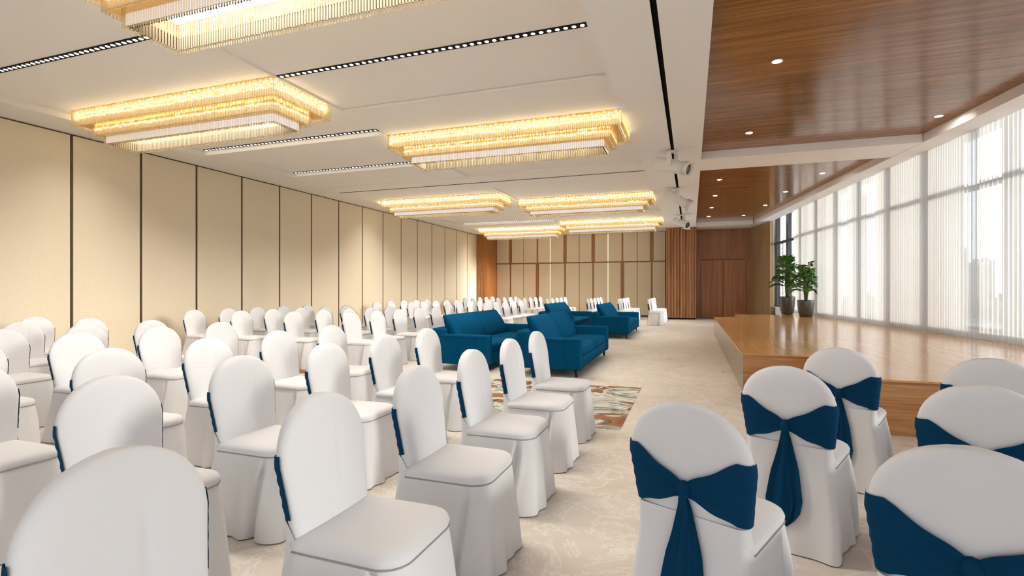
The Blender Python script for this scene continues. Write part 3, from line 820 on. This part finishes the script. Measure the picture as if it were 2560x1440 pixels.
# ------------------------------------------------------------------ potted plants
M_pot = mat('dark_glazed_pot', (0.11, 0.108, 0.105), 0.25, metal=0.6)
M_soil = mat('soil', (0.05, 0.035, 0.02), 0.9)
M_stem = mat('green_stem', (0.10, 0.13, 0.03), 0.6)
def leaf_material():
    m = mat('leaf', (0.03, 0.11, 0.02), 0.4); n, l, b = nodes(m)
    t = noise(n, l, coords(n, l, (1, 1, 1)), 4.0, 2)
    r = ramp(n, [(0.3, (0.012, 0.055, 0.010)), (0.52, (0.045, 0.16, 0.018)), (0.7, (0.17, 0.32, 0.035))]); l.new(t.outputs[0], r.inputs[0]); l.new(r.outputs[0], b.inputs['Base Color'])
    b.inputs['Transmission Weight'].default_value = 0.0
    return m
M_leaf = leaf_material()
def plant(x, y, pr, ph, height, nf, seed, lab):
    rnd = random.Random(seed)
    root = empty('potted_palm', (x, y, STAGE_Z))
    bm = bmesh.new(); lathe(bm, [(pr*0.66, 0), (pr*0.72, 0.01), (pr*0.86, ph*0.25), (pr*0.97, ph*0.6), (pr, ph*0.92), (pr, ph), (pr*0.92, ph), (pr*0.90, ph*0.93)], 36, cap1=False); mesh_obj('pot', bm, M_pot, root, True)
    bm = bmesh.new(); lathe(bm, [(pr*0.91, ph*0.90), (pr*0.5, ph*0.93), (0.01, ph*0.94)], 24); mesh_obj('soil', bm, M_soil, root, True)
    for i in range(nf):
        t = i/nf
        az = i*2.399+rnd.uniform(-.3, .3)
        z0 = ph*0.9; zt = ph+(height-ph)*lerp(0.22, 0.78, t)
        reach = lerp(0.42, 0.20, t)*rnd.uniform(0.85, 1.15); rise = lerp(0.13, 0.36, t)*rnd.uniform(0.8, 1.2)
        stem = [Vector((0.03*math.cos(az), 0.03*math.sin(az), z0)), Vector((0.05*math.cos(az), 0.05*math.sin(az), lerp(z0, zt, 0.6))), Vector((0.07*math.cos(az), 0.07*math.sin(az), zt))]
        rach = []
        for k in range(9):
            p = k/8
            d = 0.07+reach*p+0.03*p*p; z = zt+rise*math.sin(p*PI*0.62)-0.17*p*p
            d *= 1-0.45*max(0, math.cos(az)); rach.append(Vector((d*math.cos(az), d*math.sin(az), z)))
        bm = bmesh.new(); tube(bm, stem+rach[1:], 0.009, 5, taper=[1, 1, .9]+[lerp(.8, .2, k/7) for k in range(8)])
        st = mesh_obj('stem', bm, M_stem, root, True)
        bm = bmesh.new()
        side = Vector((-math.sin(az), math.cos(az), 0))
        nl = 18
        for k in range(nl):
            p = (k+0.6)/nl; j = min(int(p*8), 7); q = rach[j].lerp(rach[j+1], p*8-j); tan = (rach[j+1]-rach[j]).normalized()
            ln = 0.19*math.sin(PI*(0.22+0.70*p))*rnd.uniform(0.85, 1.15); w = 0.017
            for s in (-1, 1):
                out = (side*s*0.85+tan*0.62+Vector((0, 0, -0.10-0.25*rnd.random()))).normalized()
                up = tan.cross(out).normalized()*s
                wv = out.cross(up).normalized()
                m1 = q+out*ln*0.35; m2 = q+out*ln*0.75+Vector((0, 0, -0.012)); e = q+out*ln+Vector((0, 0, -0.035))
                pts = [q, m1+wv*w, m2+wv*w*0.8, e, m2-wv*w*0.8, m1-wv*w]
                V = [bm.verts.new(c) for c in pts]; c1 = bm.verts.new(m1-up*0.006); c2 = bm.verts.new(m2-up*0.006)
                for f in ((0, 1, None, 'c1'), ): pass
                bm.faces.new((V[0], V[1], c1)); bm.faces.new((V[0], c1, V[5])); bm.faces.new((V[1], V[2], c2, c1)); bm.faces.new((c1, c2, V[4], V[5])); bm.faces.new((V[2], V[3], c2)); bm.faces.new((c2, V[3], V[4]))
        mesh_obj('frond', bm, M_leaf, root)
    return tag(root, lab, 'plant', 'potted palms on the stage')
plant(2.90, 18.3, 0.23, 0.58, 2.0, 26, 3, 'taller potted palm in the rear dark pot by the bare window panes')
plant(3.22, 17.2, 0.225, 0.50, 1.6, 22, 11, 'shorter potted palm in the front dark pot against the curtain')

# ------------------------------------------------------------------ city outside
fw = Vector((-math.sin(YAW), math.cos(YAW), 0)); rt = Vector((math.cos(YAW), math.sin(YAW), 0))
GROUND = -45.0
M_ground = mat('city_ground', (0.30, 0.30, 0.27), 0.9)
bm = bmesh.new(); vs = [bm.verts.new(p) for p in ((60, -900, GROUND), (1500, -900, GROUND), (1500, 1800, GROUND), (-900, 1800, GROUND), (-900, 60, GROUND), (60, 60, GROUND))]; bm.faces.new(vs)
tag(mesh_obj('city_ground', bm, M_ground), 'pale ground between the far buildings', 'ground', kind='stuff')
M_tw = [mat('tower_cream', (0.42, 0.38, 0.32), 0.8), mat('tower_white', (0.46, 0.45, 0.44), 0.8), mat('tower_grey', (0.26, 0.27, 0.29), 0.8), mat('tower_rose', (0.36, 0.31, 0.28), 0.8)]
M_twin = mat('tower_window', (0.16, 0.18, 0.21), 0.2)
TW = []
def tower(u0, u1, vtop, D, mi, lab, fh=3.1, ncol=4):
    TW.append((u0, u1, D))
    x0 = (u0-1280)/1280*D; w = (u1-u0)/1280*D; h = CAM_H+(720-vtop)/1280*D-GROUND
    root = empty('tower', tuple(rt*(x0+w/2)+fw*(D+w/2)+Vector((0, 0, GROUND))), YAW)
    dp = w*0.9
    bm = bmesh.new(); box(bm, -w/2, w/2, -dp/2, dp/2, 0, h); box(bm, -w*0.22, w*0.22, -dp*0.25, dp*0.25, h, h+3.5)
    mesh_obj('body', bm, M_tw[mi], root)
    bm = bmesh.new(); bm2 = bmesh.new(); n = int((h-20)/fh)
    for i in range(n):
        z = 19+i*fh
        for c in range(ncol):
            a = -w/2+w*(c+0.18)/ncol; b = -w/2+w*(c+0.82)/ncol
            box(bm, a, b, -dp/2-0.06, -dp/2+0.1, z+0.8, z+2.3); box(bm, -w/2-0.06, -w/2+0.1, a*0.9, b*0.9, z+0.8, z+2.3)
        box(bm2, -w/2-0.5, w/2+0.5, -dp/2-0.7, -dp/2, z-0.12, z+0.55)
    stuff(mesh_obj('windows', bm, M_twin, root)); stuff(mesh_obj('balconies', bm2, M_tw[mi], root))
    tag(root, lab, 'tower', 'apartment towers beyond the window')
tower(1928, 1960, 594, 330, 0, 'cream apartment tower between the first two dark mullions', 3.2, 4)
tower(1972, 1992, 633, 420, 1, 'pale tower behind the palm between dark mullions', 3.2, 4)
tower(2058, 2104, 470, 260, 0, 'tallest cream tower behind the curtain right of the palms')
tower(2138, 2168, 485, 330, 3, 'tall rose tower behind the curtain, second from the palms')
tower(2207, 2234, 598, 360, 1, 'white balconied tower behind the curtain, left of middle')
tower(2238, 2256, 640, 520, 2, 'grey tower just right of the white balconied tower')
tower(2291, 2322, 606, 390, 1, 'white balconied tower standing alone behind the middle curtain')
tower(2346, 2362, 560, 420, 3, 'slim rose tower beside a curtain band')
tower(2389, 2401, 547, 480, 2, 'slimmest tall grey tower behind the curtain')
tower(2412, 2421, 625, 600, 2, 'needle-like far grey tower')
tower(2440, 2462, 655, 560, 1, 'pale tower in the right skyline cluster')
tower(2463, 2488, 650, 620, 2, 'grey block in the right skyline cluster')
tower(2542, 2575, 637, 450, 3, 'rose tower at the right edge of the picture')
# low blocks and trees: too many to count
bm = bmesh.new(); rnd = random.Random(5)
for i in range(330):
    D = rnd.uniform(200, 620); u = rnd.uniform(1900, 2760)
    if any(a-18 < u < b+18 and d-25 < D < d+45 for a, b, d in TW): continue
    w = rnd.uniform(9, 22); h = rnd.uniform(8, 34)*(0.6+D/900)
    p = rt*((u-1280)/1280*D)+fw*D
    box(bm, p.x-w/2, p.x+w/2, p.y-w/2, p.y+w/2, GROUND, GROUND+h, mi=rnd.randrange(4))
tag(mesh_obj('low_city_blocks', bm, M_tw), 'dense pale low-rise city blocks below the skyline', 'buildings', kind='stuff')
M_tree = mat('tree_crown', (0.05, 0.10, 0.035), 0.8)
bm = bmesh.new()
for i in range(260):
    D = rnd.uniform(60, 190); u = rnd.uniform(1890, 2300); r = rnd.uniform(2.5, 5)
    p = rt*((u-1280)/1280*D)+fw*D
    bmesh.ops.create_icosphere(bm, subdivisions=1, radius=r, matrix=Matrix.Translation((p.x, p.y, GROUND+rnd.uniform(6, 22)+ (190-D)*0.02)))
tag(mesh_obj('street_trees', bm, M_tree), 'dark green tree crowns down in the street', 'trees', kind='stuff')
